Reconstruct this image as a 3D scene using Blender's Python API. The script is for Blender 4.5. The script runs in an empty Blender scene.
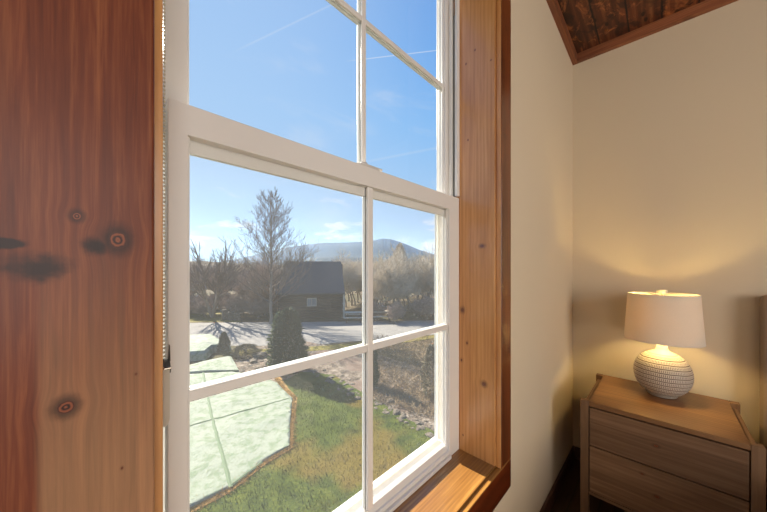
import bpy, bmesh, math, random
from mathutils import Vector, Matrix, noise as mnoise
random.seed(7)
R = math.radians
sc = bpy.context.scene
COL = sc.collection
F = 285.0
TH = math.atan(278.5 / F)
CT, ST = math.cos(TH), math.sin(TH)
H = 1.28            # lens height above the bedroom floor
WY = 0.4365         # room face of the window wall
BX = 2.30           # room face of the wall behind the lamp
SY = 0.5814         # room face of the lower sash
G = 4.3             # lens height above the garden
GZ = H - G

# ------------------------------------------------------------------ geometry helpers
def spot(D, px, py=None, z=None):
    u = (px - 383.5) / F
    return Vector((D * (CT + u * ST), D * (ST - u * CT), z if z is not None else H + (269 - py) / F * D))
def gp(px, py, drop=G):                 # garden point measured off the survey of the ground
    return spot(drop * F / (py - 269), px, z=H - drop)

def new_obj(name, bm, mat, parent=None, smooth=False):
    me = bpy.data.meshes.new(name)
    bmesh.ops.recalc_face_normals(bm, faces=bm.faces)
    bm.to_mesh(me); bm.free()
    if smooth:
        for p in me.polygons: p.use_smooth = True
    mats = mat if isinstance(mat, (list, tuple)) else [mat]
    for m in mats: me.materials.append(m)
    o = bpy.data.objects.new(name, me)
    COL.objects.link(o)
    if parent: o.parent = parent
    return o
def raw_obj(name, verts, faces, mat, parent=None, smooth=False):
    me = bpy.data.meshes.new(name)
    me.from_pydata(verts, [], faces); me.update()
    if smooth:
        for p in me.polygons: p.use_smooth = True
    me.materials.append(mat)
    o = bpy.data.objects.new(name, me); COL.objects.link(o)
    if parent: o.parent = parent
    return o
def box(bm, x0, x1, y0, y1, z0, z1, bev=0.0, seg=2):
    t = bmesh.new()
    r = bmesh.ops.create_cube(t, size=1)
    for v in t.verts:
        v.co = Vector(((x0 + x1) / 2 + v.co.x * (x1 - x0), (y0 + y1) / 2 + v.co.y * (y1 - y0), (z0 + z1) / 2 + v.co.z * (z1 - z0)))
    if bev: bmesh.ops.bevel(t, geom=list(t.edges), offset=bev, segments=seg, profile=0.5, affect='EDGES')
    merge(bm, t)
def merge(bm, t):
    me = bpy.data.meshes.new('tmp'); t.to_mesh(me); t.free()
    bm.from_mesh(me); bpy.data.meshes.remove(me)
def prism(bm, pts, axis, a, b):         # polygon in the two other axes, extruded along axis
    def mk(p, h):
        return {'x': (h, p[0], p[1]), 'y': (p[0], h, p[1]), 'z': (p[0], p[1], h)}[axis]
    v0 = [bm.verts.new(mk(p, a)) for p in pts]; v1 = [bm.verts.new(mk(p, b)) for p in pts]
    bm.faces.new(v0); bm.faces.new(v1[::-1])
    n = len(pts)
    for i in range(n): bm.faces.new((v0[i], v0[(i + 1) % n], v1[(i + 1) % n], v1[i]))
def lathe(bm, prof, seg=48, c=(0, 0, 0), cap=True):
    rings = []
    for r, z in prof:
        rings.append([bm.verts.new((c[0] + r * math.cos(2 * math.pi * k / seg), c[1] + r * math.sin(2 * math.pi * k / seg), c[2] + z)) for k in range(seg)])
    for a, b in zip(rings, rings[1:]):
        for k in range(seg): bm.faces.new((a[k], a[(k + 1) % seg], b[(k + 1) % seg], b[k]))
    if cap:
        bm.faces.new(rings[0][::-1]); bm.faces.new(rings[-1])
def tube(vs, fs, p0, p1, r0, r1, n=4):
    d = (p1 - p0)
    if d.length < 1e-6: return
    q = d.to_track_quat('Z', 'Y'); b = len(vs)
    for p, r in ((p0, r0), (p1, r1)):
        for k in range(n):
            a = 2 * math.pi * k / n
            vs.append(p + q @ Vector((r * math.cos(a), r * math.sin(a), 0)))
    for k in range(n):
        fs.append((b + k, b + (k + 1) % n, b + n + (k + 1) % n, b + n + k))
def empty(name, loc=(0, 0, 0), rz=0.0):
    o = bpy.data.objects.new(name, None); COL.objects.link(o)
    o.location = loc; o.rotation_euler = (0, 0, rz); o.empty_display_size = .05
    return o
def tag(o, label, cat, group=None, kind=None):
    o['label'] = label; o['category'] = cat
    if group: o['group'] = group
    if kind: o['kind'] = kind
    return o
def struct(o):
    o['kind'] = 'structure'; return o
def copy_tree(o, parent=None):
    c = o.copy(); COL.objects.link(c); c.parent = parent
    for ch in list(o.children): copy_tree(ch, c)
    return c

# ------------------------------------------------------------------ material helpers
def lin(c):
    return tuple(((x / 255) / 12.92 if x / 255 <= .04045 else ((x / 255 + .055) / 1.055) ** 2.4) for x in c) + (1,)
class NT:
    def __init__(s, name):
        s.m = bpy.data.materials.new(name); s.m.use_nodes = True
        s.t = s.m.node_tree; s.t.nodes.clear()
        s.out = s.n('ShaderNodeOutputMaterial')
    def n(s, typ, **kw):
        nd = s.t.nodes.new(typ)
        for k, v in kw.items(): setattr(nd, k, v)
        return nd
    def l(s, a, b): s.t.links.new(a, b)
    def put(s, sock, v):
        if hasattr(v, 'node'): s.l(v, sock)
        else: sock.default_value = v
    def math(s, op, a, b=0.0, c=0.0, clamp=False):
        nd = s.n('ShaderNodeMath', operation=op, use_clamp=clamp)
        s.put(nd.inputs[0], a); s.put(nd.inputs[1], b); s.put(nd.inputs[2], c)
        return nd.outputs[0]
    def sm(s, v, lo, hi):               # 0 below lo, 1 above hi
        nd = s.n('ShaderNodeMapRange', interpolation_type='SMOOTHSTEP')
        s.put(nd.inputs[0], v); nd.inputs[1].default_value = lo; nd.inputs[2].default_value = hi
        return nd.outputs[0]
    def noise(s, vec, scale, detail=4, rough=.55, dist=0.0):
        nd = s.n('ShaderNodeTexNoise')
        if vec is not None: s.l(vec, nd.inputs['Vector'])
        nd.inputs['Scale'].default_value = scale; nd.inputs['Detail'].default_value = detail
        nd.inputs['Roughness'].default_value = rough; nd.inputs['Distortion'].default_value = dist
        return nd.outputs['Fac']
    def scalev(s, vec, sx, sy, sz, loc=(0, 0, 0)):
        nd = s.n('ShaderNodeMapping'); s.l(vec, nd.inputs[0])
        nd.inputs['Scale'].default_value = (sx, sy, sz); nd.inputs['Location'].default_value = loc
        return nd.outputs[0]
    def ramp(s, fac, stops, interp='LINEAR'):
        nd = s.n('ShaderNodeValToRGB'); s.l(fac, nd.inputs[0])
        cr = nd.color_ramp; cr.interpolation = interp
        while len(cr.elements) < len(stops): cr.elements.new(.5)
        for e, (p, c) in zip(cr.elements, stops): e.position = p; e.color = c if len(c) == 4 else tuple(c) + (1,)
        return nd.outputs[0]
    def mix(s, fac, a, b, mode='MIX'):
        nd = s.n('ShaderNodeMix', data_type='RGBA', blend_type=mode)
        s.put(nd.inputs[0], fac); s.put(nd.inputs[6], a); s.put(nd.inputs[7], b)
        return nd.outputs[2]
    def coord(s, which='Object'):
        return s.n('ShaderNodeTexCoord').outputs[which]
    def bsdf(s, col, rough=.5, spec=.5, metal=0.0, bump=None, bstr=.2, bdist=.002, coat=0.0, coatr=.2, **kw):
        p = s.n('ShaderNodeBsdfPrincipled')
        s.put(p.inputs['Base Color'], col); s.put(p.inputs['Roughness'], rough)
        p.inputs['Specular IOR Level'].default_value = spec; p.inputs['Metallic'].default_value = metal
        p.inputs['Coat Weight'].default_value = coat; p.inputs['Coat Roughness'].default_value = coatr
        for k, v in kw.items(): s.put(p.inputs[k.replace('_', ' ')], v)
        if bump is not None:
            b = s.n('ShaderNodeBump'); b.inputs['Strength'].default_value = bstr; b.inputs['Distance'].default_value = bdist
            s.l(bump, b.inputs['Height']); s.l(b.outputs[0], p.inputs['Normal'])
        s.l(p.outputs[0], s.out.inputs[0])
        return p
def plain(name, rgb, rough=.5, var=.04, scale=30, bstr=.1, **kw):
    t = NT(name); co = t.coord()
    nz = t.noise(co, scale, 3)
    c = lin(rgb)
    col = t.mix(nz, tuple(x * (1 - var) for x in c[:3]) + (1,), tuple(min(1, x * (1 + var)) for x in c[:3]) + (1,))
    t.bsdf(col, rough, bump=nz, bstr=bstr, **kw)
    return t.m

def wood(name, dark, mid, light, axis='z', across=55, rough=.38, knots=None, knot_cell=None, coat=.25, plank=None, broad=(.35, .65), seed=0.0, spec=.5, bstr=.25, knotcol=(30, 14, 8), painted_sheen=None, wave=.10, blotch=False):
    """grain runs along axis. knots: list (u, v, ru, rv, ring) in metres, u across, v along."""
    t = NT(name); co = t.coord()
    sep = t.n('ShaderNodeSeparateXYZ'); t.l(co, sep.inputs[0])
    X, Y, Z = sep.outputs
    if axis == 'z': U, V, W = X, Z, Y
    elif axis == 'x': U, V, W = Y, X, Z
    elif axis == 'xz': U, V, W = Z, X, Y     # along x, face upright
    elif axis == 'y': U, V, W = Z, Y, X
    elif axis == 'zy': U, V, W = Y, Z, X     # along z, face seen across y
    cells = None
    if plank:                                # separate boards side by side, width plank
        cells = t.math('FLOOR', t.math('DIVIDE', U, plank))
        V = t.math('ADD', V, t.math('MULTIPLY', cells, 3.71))
    r_near = None
    disp = None
    kmask = None; kring = None; kdark = None
    for (ku, kv, ru, rv, st) in (knots or []):
        du = t.math('DIVIDE', t.math('SUBTRACT', U, ku), ru); dv = t.math('DIVIDE', t.math('SUBTRACT', V, kv), rv)
        r = t.math('SQRT', t.math('ADD', t.math('MULTIPLY', du, du), t.math('MULTIPLY', dv, dv)))
        wv = t.math('DIVIDE', t.math('SUBTRACT', V, kv), rv * 2.2)
        # grain bows round the knot: push u outwards, fading along the grain
        push = t.math('MULTIPLY', t.math('MULTIPLY', du, t.math('POWER', 2.718, t.math('MULTIPLY', t.math('MULTIPLY', du, du), -.10))), t.math('POWER', 2.718, t.math('MULTIPLY', t.math('MULTIPLY', wv, wv), -1.0)))
        push = t.math('MULTIPLY', push, -ru * .42)
        if st > 0: disp = push if disp is None else t.math('ADD', disp, push)
        wob = t.math('ADD', r, t.math('MULTIPLY', t.math('SUBTRACT', t.noise(co, 160, 2), .5), .5))
        body = t.math('SUBTRACT', 1.0, t.sm(wob, .75, 1.0))
        if st == -1:
            sm_ = t.math('MULTIPLY', t.math('SUBTRACT', 1.0, t.sm(t.math('ADD', wob, t.math('MULTIPLY', t.math('SUBTRACT', t.noise(co, 45, 3), .5), 1.4)), .2, 1.25)), .93)
            kdark = sm_ if kdark is None else t.math('MAXIMUM', kdark, sm_); continue
        halo = t.math('MULTIPLY', t.math('SUBTRACT', 1.0, t.sm(wob, .8, 2.4)), .55 * abs(st))
        if st == -2:
            body2 = t.math('MULTIPLY', t.math('SUBTRACT', 1.0, t.sm(wob, .7, 1.05)), .92)
            kdark = t.math('MAXIMUM', kdark, body2); continue
        rings = t.math('MULTIPLY', t.math('SINE', t.math('MULTIPLY', wob, 13.0)), .5)
        kmask = body if kmask is None else t.math('MAXIMUM', kmask, body)
        kdark = halo if kdark is None else t.math('MAXIMUM', kdark, halo)
        rr = t.math('MULTIPLY', rings, body)
        kring = rr if kring is None else t.math('ADD', kring, rr)
    U2 = U if disp is None else t.math('ADD', U, disp)
    comb = t.n('ShaderNodeCombineXYZ'); t.l(U2, comb.inputs[0]); t.put(comb.inputs[1], V); t.l(W, comb.inputs[2])
    vec = comb.outputs[0]
    g1 = t.noise(t.scalev(vec, across, across * .045, across * .5, (seed, seed * 2, 0)), 1.0, 5, .6, .6)
    g2 = t.noise(t.scalev(vec, across * 5, across * .12, across * 2, (seed, 0, 0)), 1.0, 3, .6)
    g3 = t.noise(t.scalev(vec, 9, 1.1, 4, (seed * 3, seed, 0)), 1.0, 3, .5, .4)
    wv = t.n('ShaderNodeTexWave', wave_type='BANDS', bands_direction='X'); t.l(t.scalev(vec, across * .35, across * .014, 3, (seed, 0, 0)), wv.inputs[0])
    wv.inputs['Scale'].default_value = 1.0; wv.inputs['Distortion'].default_value = 5.5; wv.inputs['Detail'].default_value = 2.5; wv.inputs['Detail Scale'].default_value = .9
    f = t.math('ADD', t.math('MULTIPLY', g1, .62), t.math('MULTIPLY', wv.outputs['Fac'], wave))
    f = t.math('ADD', f, t.math('MULTIPLY', g2, .38 - wave))
    col = t.ramp(f, [(.22, lin(dark)), (.5, lin(mid)), (.78, lin(light))])
    broadv = t.sm(g3, broad[0], broad[1])
    col = t.mix(t.math('MULTIPLY', t.math('SUBTRACT', 1.0, broadv), .55), col, lin(dark))
    if plank:
        wn = t.n('ShaderNodeTexWhiteNoise', noise_dimensions='1D'); t.l(cells, wn.inputs['W'])
        col = t.mix(t.math('MULTIPLY', wn.outputs[0], .5), col, lin(dark))
        fr = t.math('FRACT', t.math('DIVIDE', U, plank))
        edge = t.math('MAXIMUM', t.math('SUBTRACT', 1.0, t.sm(fr, .0, .05)), t.sm(fr, .95, 1.0))
        col = t.mix(t.math('MULTIPLY', edge, .9), col, lin((14, 8, 5)))
    if blotch:
        b1 = t.noise(t.scalev(vec, 9, 5, 9, (seed, 1, 0)), 1.0, 5, .7, 1.0); b2 = t.noise(t.scalev(vec, 16, 8, 16, (4, seed, 0)), 1.0, 4, .7, .8)
        col = t.mix(t.math('MULTIPLY', t.sm(b1, .50, .62), .75), col, lin((40, 24, 18)))
        col = t.mix(t.math('MULTIPLY', t.sm(b2, .52, .68), .6), col, lin((200, 124, 74)))
        col = t.mix(t.math('MULTIPLY', edge, .85), col, lin((14, 8, 5)))
    if painted_sheen:                                 # window sheen painted into colour: (u0, v0, soft) pale field to one side
        tu, tv, tc = painted_sheen
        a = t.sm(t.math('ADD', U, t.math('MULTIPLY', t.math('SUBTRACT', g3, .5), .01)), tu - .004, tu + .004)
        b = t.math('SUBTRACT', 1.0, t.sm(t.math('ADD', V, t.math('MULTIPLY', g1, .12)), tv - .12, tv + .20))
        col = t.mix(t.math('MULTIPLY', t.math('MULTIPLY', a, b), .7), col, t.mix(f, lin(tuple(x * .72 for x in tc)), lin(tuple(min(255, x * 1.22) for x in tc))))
    if knot_cell:
        cu, cv, thr = knot_cell
        vo = t.n('ShaderNodeTexVoronoi', voronoi_dimensions='2D'); 
        cm = t.n('ShaderNodeCombineXYZ'); t.put(cm.inputs[0], t.math('DIVIDE', U, cu)); t.put(cm.inputs[1], t.math('DIVIDE', V, cv))
        t.l(t.scalev(cm.outputs[0], 1, 1, 1, (seed * 7.3, seed * 1.7, 0)), vo.inputs['Vector']); vo.inputs['Scale'].default_value = 1
        sz = t.math('MULTIPLY', t.math('SUBTRACT', 1.0, t.sm(vo.outputs['Distance'], thr * .55, thr)), .9)
        hz = t.math('MULTIPLY', t.math('SUBTRACT', 1.0, t.sm(vo.outputs['Distance'], thr, thr * 2.3)), .3)
        rs = t.n('ShaderNodeSeparateColor'); t.l(vo.outputs['Color'], rs.inputs[0])
        keep = t.sm(rs.outputs[0], .35, .5)
        col = t.mix(t.math('MULTIPLY', t.math('MAXIMUM', sz, hz), keep), col, lin(knotcol))
    if kmask is not None:
        col = t.mix(kdark, col, lin(knotcol))
        kc = t.mix(t.math('ADD', .5, kring, clamp=True), lin((38, 16, 10)), lin((142, 76, 44)))
        col = t.mix(kmask, col, kc)
    t.bsdf(col, rough, spec=spec, bump=f, bstr=bstr, bdist=.001, coat=coat, coatr=.22)
    return t.m

# ------------------------------------------------------------------ materials
def xz_casing(px, py):
    u = (px - 383.5) / F
    x = .4165 * (CT + u * ST) / (ST - u * CT)
    D = .4165 / (ST - u * CT)
    return x, H + (269 - py) / F * D
kn = []
for (px, py, wpx, hpx, st) in [(118, 240, 9.5, 9.5, 1.45), (98, 246, 16, 10, -1), (77, 216, 5.5, 4.2, 1.2), (66, 407, 9.5, 7, 1.35), (0, 243, 31, 7, -2), (36, 266, 34, 17, -1), (122, 468, 1.2, 1.4, .5), (136, 374, 1.1, 1.1, .4)]:
    x, z = xz_casing(px, py); x1, _ = xz_casing(px + wpx, py); _, z1 = xz_casing(px, py - hpx)
    kn.append((x, z, x1 - x, z1 - z, st))
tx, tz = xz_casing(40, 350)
M_CASE_L = wood('stained_cedar_casing', (74, 30, 13), (126, 62, 32), (176, 108, 62), 'z', across=110, rough=.5, knots=kn, coat=.06, spec=.35, bstr=.3, painted_sheen=(tx, tz, (170, 130, 94)), wave=.06, broad=(.3, .75))
def on_jamb(px, py):                    # where the right jamb board carries its knots
    u = (px - 383.5) / F; D = 1.03 / (CT + u * ST)
    return D * (ST - u * CT), H + (269 - py) / F * D
def on_rcase(px, py):
    u = (px - 383.5) / F; D = .4165 / (ST - u * CT)
    return D * (CT + u * ST), H + (269 - py) / F * D
kj = [(*on_jamb(px, py), ru, rv, st) for (px, py, ru, rv, st) in [(484, 384, .0085, .0085, 1), (482, 246, .0085, .006, .9), (462.5, 310, .007, .009, .9), (467, 343, .004, .006, .4), (461.5, 360, .004, .006, .5), (466, 64, .003, .004, .4), (475, 50, .003, .004, .4), (468, 140, .003, .004, .3), (491, 60, .003, .003, .3), (463, 435, .003, .004, .3)]]
kc = [(*on_rcase(px, py), ru, rv, st) for (px, py, ru, rv, st) in [(504, 341, .006, .006, 1), (509, 350, .006, .006, 1), (505, 136, .005, .005, .7), (506, 28, .006, .006, .8)]]
M_CASE_R = wood('stained_pine_casing', (58, 26, 12), (112, 56, 24), (150, 84, 38), 'z', across=110, knots=kc, seed=3, rough=.34)
M_JAMB = wood('varnished_pine_jamb', (158, 102, 52), (194, 136, 78), (214, 162, 102), 'zy', across=60, knots=kj, seed=1.3, rough=.3, coat=.7, broad=(.2, .5), knotcol=(70, 30, 12))
M_STOOL = wood('dark_stained_stool', (104, 64, 30), (154, 108, 52), (196, 148, 80), 'x', across=80, seed=5, rough=.33, coat=.3)
M_CASE_B = wood('red_brown_sill_casing', (52, 20, 9), (104, 44, 18), (140, 68, 30), 'xz', across=80, seed=8, rough=.3)
M_EDGE = wood('orange_sill_edge', (128, 72, 26), (178, 110, 44), (206, 138, 64), 'x', across=90, seed=9, rough=.4)
M_CEIL = wood('rough_ceiling_plank', (44, 22, 12), (126, 66, 36), (196, 128, 76), 'x', across=26, plank=.142, knot_cell=(.07, .16, .16), seed=2, rough=.6, coat=.0, broad=(.42, .58), bstr=.8, wave=.12, blotch=True)
M_CROWN = wood('red_brown_crown_trim', (96, 52, 32), (146, 88, 56), (176, 116, 78), 'x', across=80, knot_cell=(.12, .3, .05), seed=4, rough=.5, coat=0)
M_CROWN_Y = wood('red_brown_crown_trim_cross', (96, 52, 32), (146, 88, 56), (176, 116, 78), 'y', across=80, knot_cell=(.12, .3, .05), seed=6, rough=.5, coat=0)
M_BASE = wood('brown_baseboard', (46, 28, 20), (78, 48, 34), (104, 66, 48), 'x', across=60, seed=7, rough=.4)
M_FLOOR = wood('dark_floor_board', (38, 22, 16), (66, 42, 31), (92, 62, 46), 'x', across=40, plank=.12, seed=11, rough=.3, coat=.2)
M_OAK_TOP = wood('warm_oak_top', (104, 70, 42), (138, 96, 58), (164, 120, 78), 'x', across=44, wave=.2, seed=12, rough=.42, coat=.15)
M_OAK_TOP_Y = wood('warm_oak_top_cross', (104, 70, 42), (138, 96, 58), (164, 120, 78), 'x', across=44, wave=.2, seed=12, rough=.42, coat=.15)
M_VINYL = plain('white_vinyl', (224, 220, 214), .35, .01, 40, .03)
M_VINYL_OUT = plain('white_vinyl_outer', (232, 234, 230), .4, .01, 40, .03)
M_LINER = plain('grey_track_groove', (120, 122, 118), .5)
M_GREYMETAL = plain('satin_grey_metal', (206, 202, 194), .4)
M_BLACK = plain('black_plastic', (16, 14, 14), .35)
M_CHROME = plain('chrome', (220, 220, 220), .12, metal=1.0)
M_GREYPL = plain('translucent_grey_plastic', (196, 188, 174), .3)
M_CHAIN = plain('ivory_bead', (206, 200, 178), .35)

def painted(name, rgb):
    t = NT(name); co = t.coord()
    n1 = t.noise(co, 380, 2); n2 = t.noise(co, 1.3, 3)
    c = lin(rgb)
    col = t.mix(n2, tuple(x * .97 for x in c[:3]) + (1,), tuple(x * 1.02 for x in c[:3]) + (1,))
    t.bsdf(col, .75, spec=.3, bump=n1, bstr=.12, bdist=.0006)
    return t.m
M_WALL = painted('cream_wall_paint', (216, 200, 174))
M_WALL_OUT = plain('brown_siding', (96, 70, 48), .7)

def glass(name, tint, refl=.06):
    t = NT(name)
    fr = t.n('ShaderNodeFresnel'); fr.inputs[0].default_value = 1.45
    tr = t.n('ShaderNodeBsdfTransparent'); tr.inputs[0].default_value = tint
    gl = t.n('ShaderNodeBsdfGlossy'); gl.inputs['Roughness'].default_value = .01
    mx = t.n('ShaderNodeMixShader')
    bk = t.n('ShaderNodeNewGeometry').outputs['Backfacing']
    t.l(t.math('MULTIPLY', t.math('SUBTRACT', 1.0, bk), t.math('MULTIPLY', fr.outputs[0], .6)), mx.inputs[0]); t.l(tr.outputs[0], mx.inputs[1]); t.l(gl.outputs[0], mx.inputs[2])
    t.l(mx.outputs[0], t.out.inputs[0])
    return t.m
M_GLASS = glass('window_glass', (.985, .99, .985, 1))
def screen_mat():
    t = NT('insect_screen_mesh')
    tr = t.n('ShaderNodeBsdfTransparent')
    di = t.n('ShaderNodeBsdfDiffuse'); di.inputs[0].default_value = (.30, .31, .32, 1)
    tl = t.n('ShaderNodeBsdfTranslucent'); tl.inputs[0].default_value = (.62, .63, .64, 1)
    a = t.n('ShaderNodeMixShader'); a.inputs[0].default_value = .6
    t.l(di.outputs[0], a.inputs[1]); t.l(tl.outputs[0], a.inputs[2])
    m = t.n('ShaderNodeMixShader')
    co = t.coord(); nz = t.noise(co, 9, 3)
    t.l(t.math('ADD', .022, t.math('MULTIPLY', nz, .02)), m.inputs[0])
    t.l(tr.outputs[0], m.inputs[1]); t.l(a.outputs[0], m.inputs[2]); t.l(m.outputs[0], t.out.inputs[0])
    return t.m
M_SCREEN = screen_mat()

# ================================================================== ROOM
RX0, RY0 = -3.2, -3.6
# ceiling plane, gently pitched
cz = lambda x, y: H + 1.392 - .037 * (x - BX) + .035 * (y - WY) + .05
bm = bmesh.new(); box(bm, RX0, BX + .15, RY0, WY + .25, -.12, 0)
o = struct(new_obj('floor', bm, M_FLOOR))
bm = bmesh.new()
vv = []
for x, y in ((RX0, RY0), (BX + .12, RY0), (BX + .12, WY + .24), (RX0, WY + .24)):
    vv.append((bm.verts.new((x, y, cz(x, y))), bm.verts.new((x, y, cz(x, y) + .1))))
for i in range(4):
    a, b = vv[i], vv[(i + 1) % 4]; bm.faces.new((a[0], b[0], b[1], a[1]))
bm.faces.new([v[0] for v in vv]); bm.faces.new([v[1] for v in vv][::-1])
struct(new_obj('ceiling', bm, M_CEIL))
OX0, OX1, OZ0, OZ1 = .040, 1.052, .530, H + 1.245      # rough opening
WT = .22
TOP = 3.0
bm = bmesh.new()
box(bm, RX0, OX0, WY, WY + WT, 0, TOP); box(bm, OX1, BX + .12, WY, WY + WT, 0, TOP)
box(bm, OX0, OX1, WY, WY + WT, 0, OZ0); box(bm, OX0, OX1, WY, WY + WT, OZ1, TOP)
wl = struct(new_obj('wall_left', bm, [M_WALL, M_WALL_OUT]))
for p in wl.data.polygons:
    if p.normal.y > .9: p.material_index = 1
bm = bmesh.new(); box(bm, BX, BX + .12, RY0 - .1, WY, 0, TOP); struct(new_obj('wall_back', bm, M_WALL))
bm = bmesh.new(); box(bm, RX0 - .12, BX + .12, RY0 - .12, RY0, 0, TOP); struct(new_obj('wall_right', bm, M_WALL))
bm = bmesh.new(); box(bm, RX0 - .12, RX0, RY0, WY + WT, 0, TOP); struct(new_obj('wall_front', bm, M_WALL))
# crown trim
bm = bmesh.new()
t_, hgt = .030, .052
def sheared(bm, x0, x1, y0, y1, lo, hi):
    vs = {}
    for x in (x0, x1):
        for y in (y0, y1):
            for k, dz in ((0, lo), (1, hi)): vs[(x, y, k)] = bm.verts.new((x, y, cz(x, y) + dz))
    f = lambda *q: bm.faces.new([vs[k] for k in q])
    f((x0, y0, 0), (x1, y0, 0), (x1, y1, 0), (x0, y1, 0)); f((x0, y0, 1), (x1, y0, 1), (x1, y1, 1), (x0, y1, 1))
    f((x0, y0, 0), (x1, y0, 0), (x1, y0, 1), (x0, y0, 1)); f((x0, y1, 0), (x1, y1, 0), (x1, y1, 1), (x0, y1, 1))
    f((x0, y0, 0), (x0, y1, 0), (x0, y1, 1), (x0, y0, 1)); f((x1, y0, 0), (x1, y1, 0), (x1, y1, 1), (x1, y0, 1))
sheared(bm, RX0, BX, WY - t_, WY, -.05, 0)
struct(new_obj('trim_1', bm, M_CROWN))
bm = bmesh.new(); sheared(bm, BX - t_, BX, RY0, WY - t_, -.05, 0)
struct(new_obj('trim_2', bm, M_CROWN_Y))
bm = bmesh.new(); box(bm, RX0, BX, WY - .014, WY, 0, .075, .003); struct(new_obj('baseboard_left', bm, M_BASE))
bm = bmesh.new(); box(bm, BX - .014, BX, RY0, WY - .014, 0, .075, .003); struct(new_obj('baseboard_back', bm, M_BASE))

# ================================================================== WINDOW
win = struct(empty('window_1', (0, 0, 0)))
JL, JR = .061, 1.030
SILL = H - .722
HEAD = H + 1.225
CF = .4165
bm = bmesh.new(); box(bm, -.064, .0505, CF, WY, SILL - .115, HEAD + .1, .0028, 3)
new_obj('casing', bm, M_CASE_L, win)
bm = bmesh.new(); box(bm, 1.038, 1.130, CF, WY, SILL - .006, HEAD + .1, .0025, 3)
cr_ = new_obj('casing', bm, [M_CASE_R, M_JAMB], win)
for p in cr_.data.polygons:
    if p.normal.x < -.8: p.material_index = 1  # light on the inner edge painted in with paler jamb wood
bm = bmesh.new(); box(bm, .0505, 1.130, CF, WY, SILL - .115, SILL - .006, .0015, 1)
cb_ = new_obj('casing', bm, [M_CASE_B, M_STOOL], win)
for p in cb_.data.polygons:
    if p.normal.z > .6: p.material_index = 1  # sunlit strip along the top edge painted with lighter stool wood
bm = bmesh.new(); box(bm, .0505, 1.038, CF, WY, HEAD + .008, HEAD + .1, .0025, 2)
new_obj('casing', bm, M_CASE_B, win)
bm = bmesh.new(); box(bm, JR, OX1, WY, SY + .03, SILL, HEAD, .001); new_obj('jamb_board', bm, M_JAMB, win)
bm = bmesh.new(); box(bm, OX0, JL, WY, SY + .03, SILL, HEAD, .0015); new_obj('jamb_board', bm, M_JAMB, win)
bm = bmesh.new(); box(bm, OX0, OX1, WY, SY + .03, HEAD, OZ1, .001); new_obj('head_board', bm, M_STOOL, win)
bm = bmesh.new(); box(bm, OX0, OX1, WY, SY + .03, OZ0, SILL, .001); new_obj('window_sill', bm, M_STOOL, win)
# vinyl frame
bm = bmesh.new()
FY0, FY1 = .617, .675
box(bm, OX0, .085, SY + .03, FY1, OZ0, OZ1, .001); box(bm, 1.008, OX1, SY + .03, FY1, OZ0, OZ1, .001)
box(bm, OX0, OX1, SY + .03, FY1, HEAD - .005, OZ1, .001); box(bm, OX0, OX1, SY + .03, FY1, OZ0, SILL + .012, .001)
# jamb liners beside the sashes
box(bm, JL + .001, .080, SY - .002, SY + .03, SILL, HEAD, .001)
box(bm, 1.004, JR - .001, SY + .022, SY + .0305, SILL, HEAD, .0008)
box(bm, 1.012, JR - .001, SY - .002, SY + .010, H + .29, HEAD, .0008)
new_obj('window_frame', bm, M_VINYL, win)
bm = bmesh.new(); box(bm, 1.018, JR - .001, SY + .010, SY + .022, H + .29, H + 1.02, 0)
new_obj('track_groove', bm, M_LINER, win)

def sash(name, y0, y1, xl, xr, oxl, oxr, zb, zg0, zg1, zt, ext_drop, muntin_z, mx, lower):
    root = bpy.data.objects.new(name, None); COL.objects.link(root); root.parent = win
    yg = (y0 + y1) / 2 + .001
    bm = bmesh.new()
    box(bm, oxl, xl, y0, y1, zb, zt, .0012); box(bm, xr, oxr, y0, y1, zb, zt, .0012)
    box(bm, xl - .002, xr + .002, y0, y1, zg1, zt - .0004, .0012)
    if lower:   # bottom rail with a sloped inner lip
        prism(bm, [(y0, zb), (y0, zg0 - .022), (y0 + .003, zg0 - .018), (y0 + .008, zg0 - .017), (y0 + .017, zg0 - .002), (y1, zg0 + .003), (y1, zb)], 'x', xl - .002, xr + .002)
        box(bm, xl, xr, y0 - .010, y0, zb, zb + .012, .001)
    else:
        box(bm, xl - .002, xr + .002, y0, y1, zb, zg0, .0012)
    # outer half of the glazing pocket
    e = ext_drop
    box(bm, xl - .002, xr + .002, yg + .004, y1, zg1 - e, zg1 + .002, .0006)
    # slim glazing beads on the room side
    for a, b in ((xl, xl + .004), (xr - .004, xr)): box(bm, a, b, yg - .008, yg - .002, zg0, zg1, .0006)
    new_obj('sash_frame', bm, M_VINYL, root)
    w = .0105 if lower else .0078
    bm = bmesh.new()
    box(bm, mx - w, mx + w, yg - .011, yg - .0015, zg0, zg1, .003, 2)
    new_obj('muntin', bm, M_VINYL, root)
    bm = bmesh.new()
    box(bm, mx - w, mx + w, yg + .004, yg + .015, zg0, zg1 - e, .003, 2)
    new_obj('muntin', bm, M_VINYL_OUT, root)
    bm = bmesh.new()
    box(bm, xl, mx - w + .001, yg - .0105, yg - .0015, muntin_z - w, muntin_z + w, .003, 2); box(bm, mx + w - .001, xr, yg - .0105, yg - .0015, muntin_z - w, muntin_z + w, .003, 2)
    new_obj('muntin', bm, M_VINYL, root)
    bm = bmesh.new()
    box(bm, xl, mx - w + .001, yg + .004, yg + .0145, muntin_z - w, muntin_z + w, .003, 2); box(bm, mx + w - .001, xr, yg + .004, yg + .0145, muntin_z - w, muntin_z + w, .003, 2)
    new_obj('muntin', bm, M_VINYL_OUT, root)
    bm = bmesh.new(); box(bm, xl - .001, xr + .001, yg - .0012, yg + .0035, zg0 - .004, zg1 + .001)
    g = new_obj('glass_pane', bm, M_GLASS, root)
    return root
sash('lower_sash', SY, SY + .031, .1155, .9555, .0875, JR - .002, SILL + .001, H - .680, H + .230, H + .283, .024, H - .222, .549, True)
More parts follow.
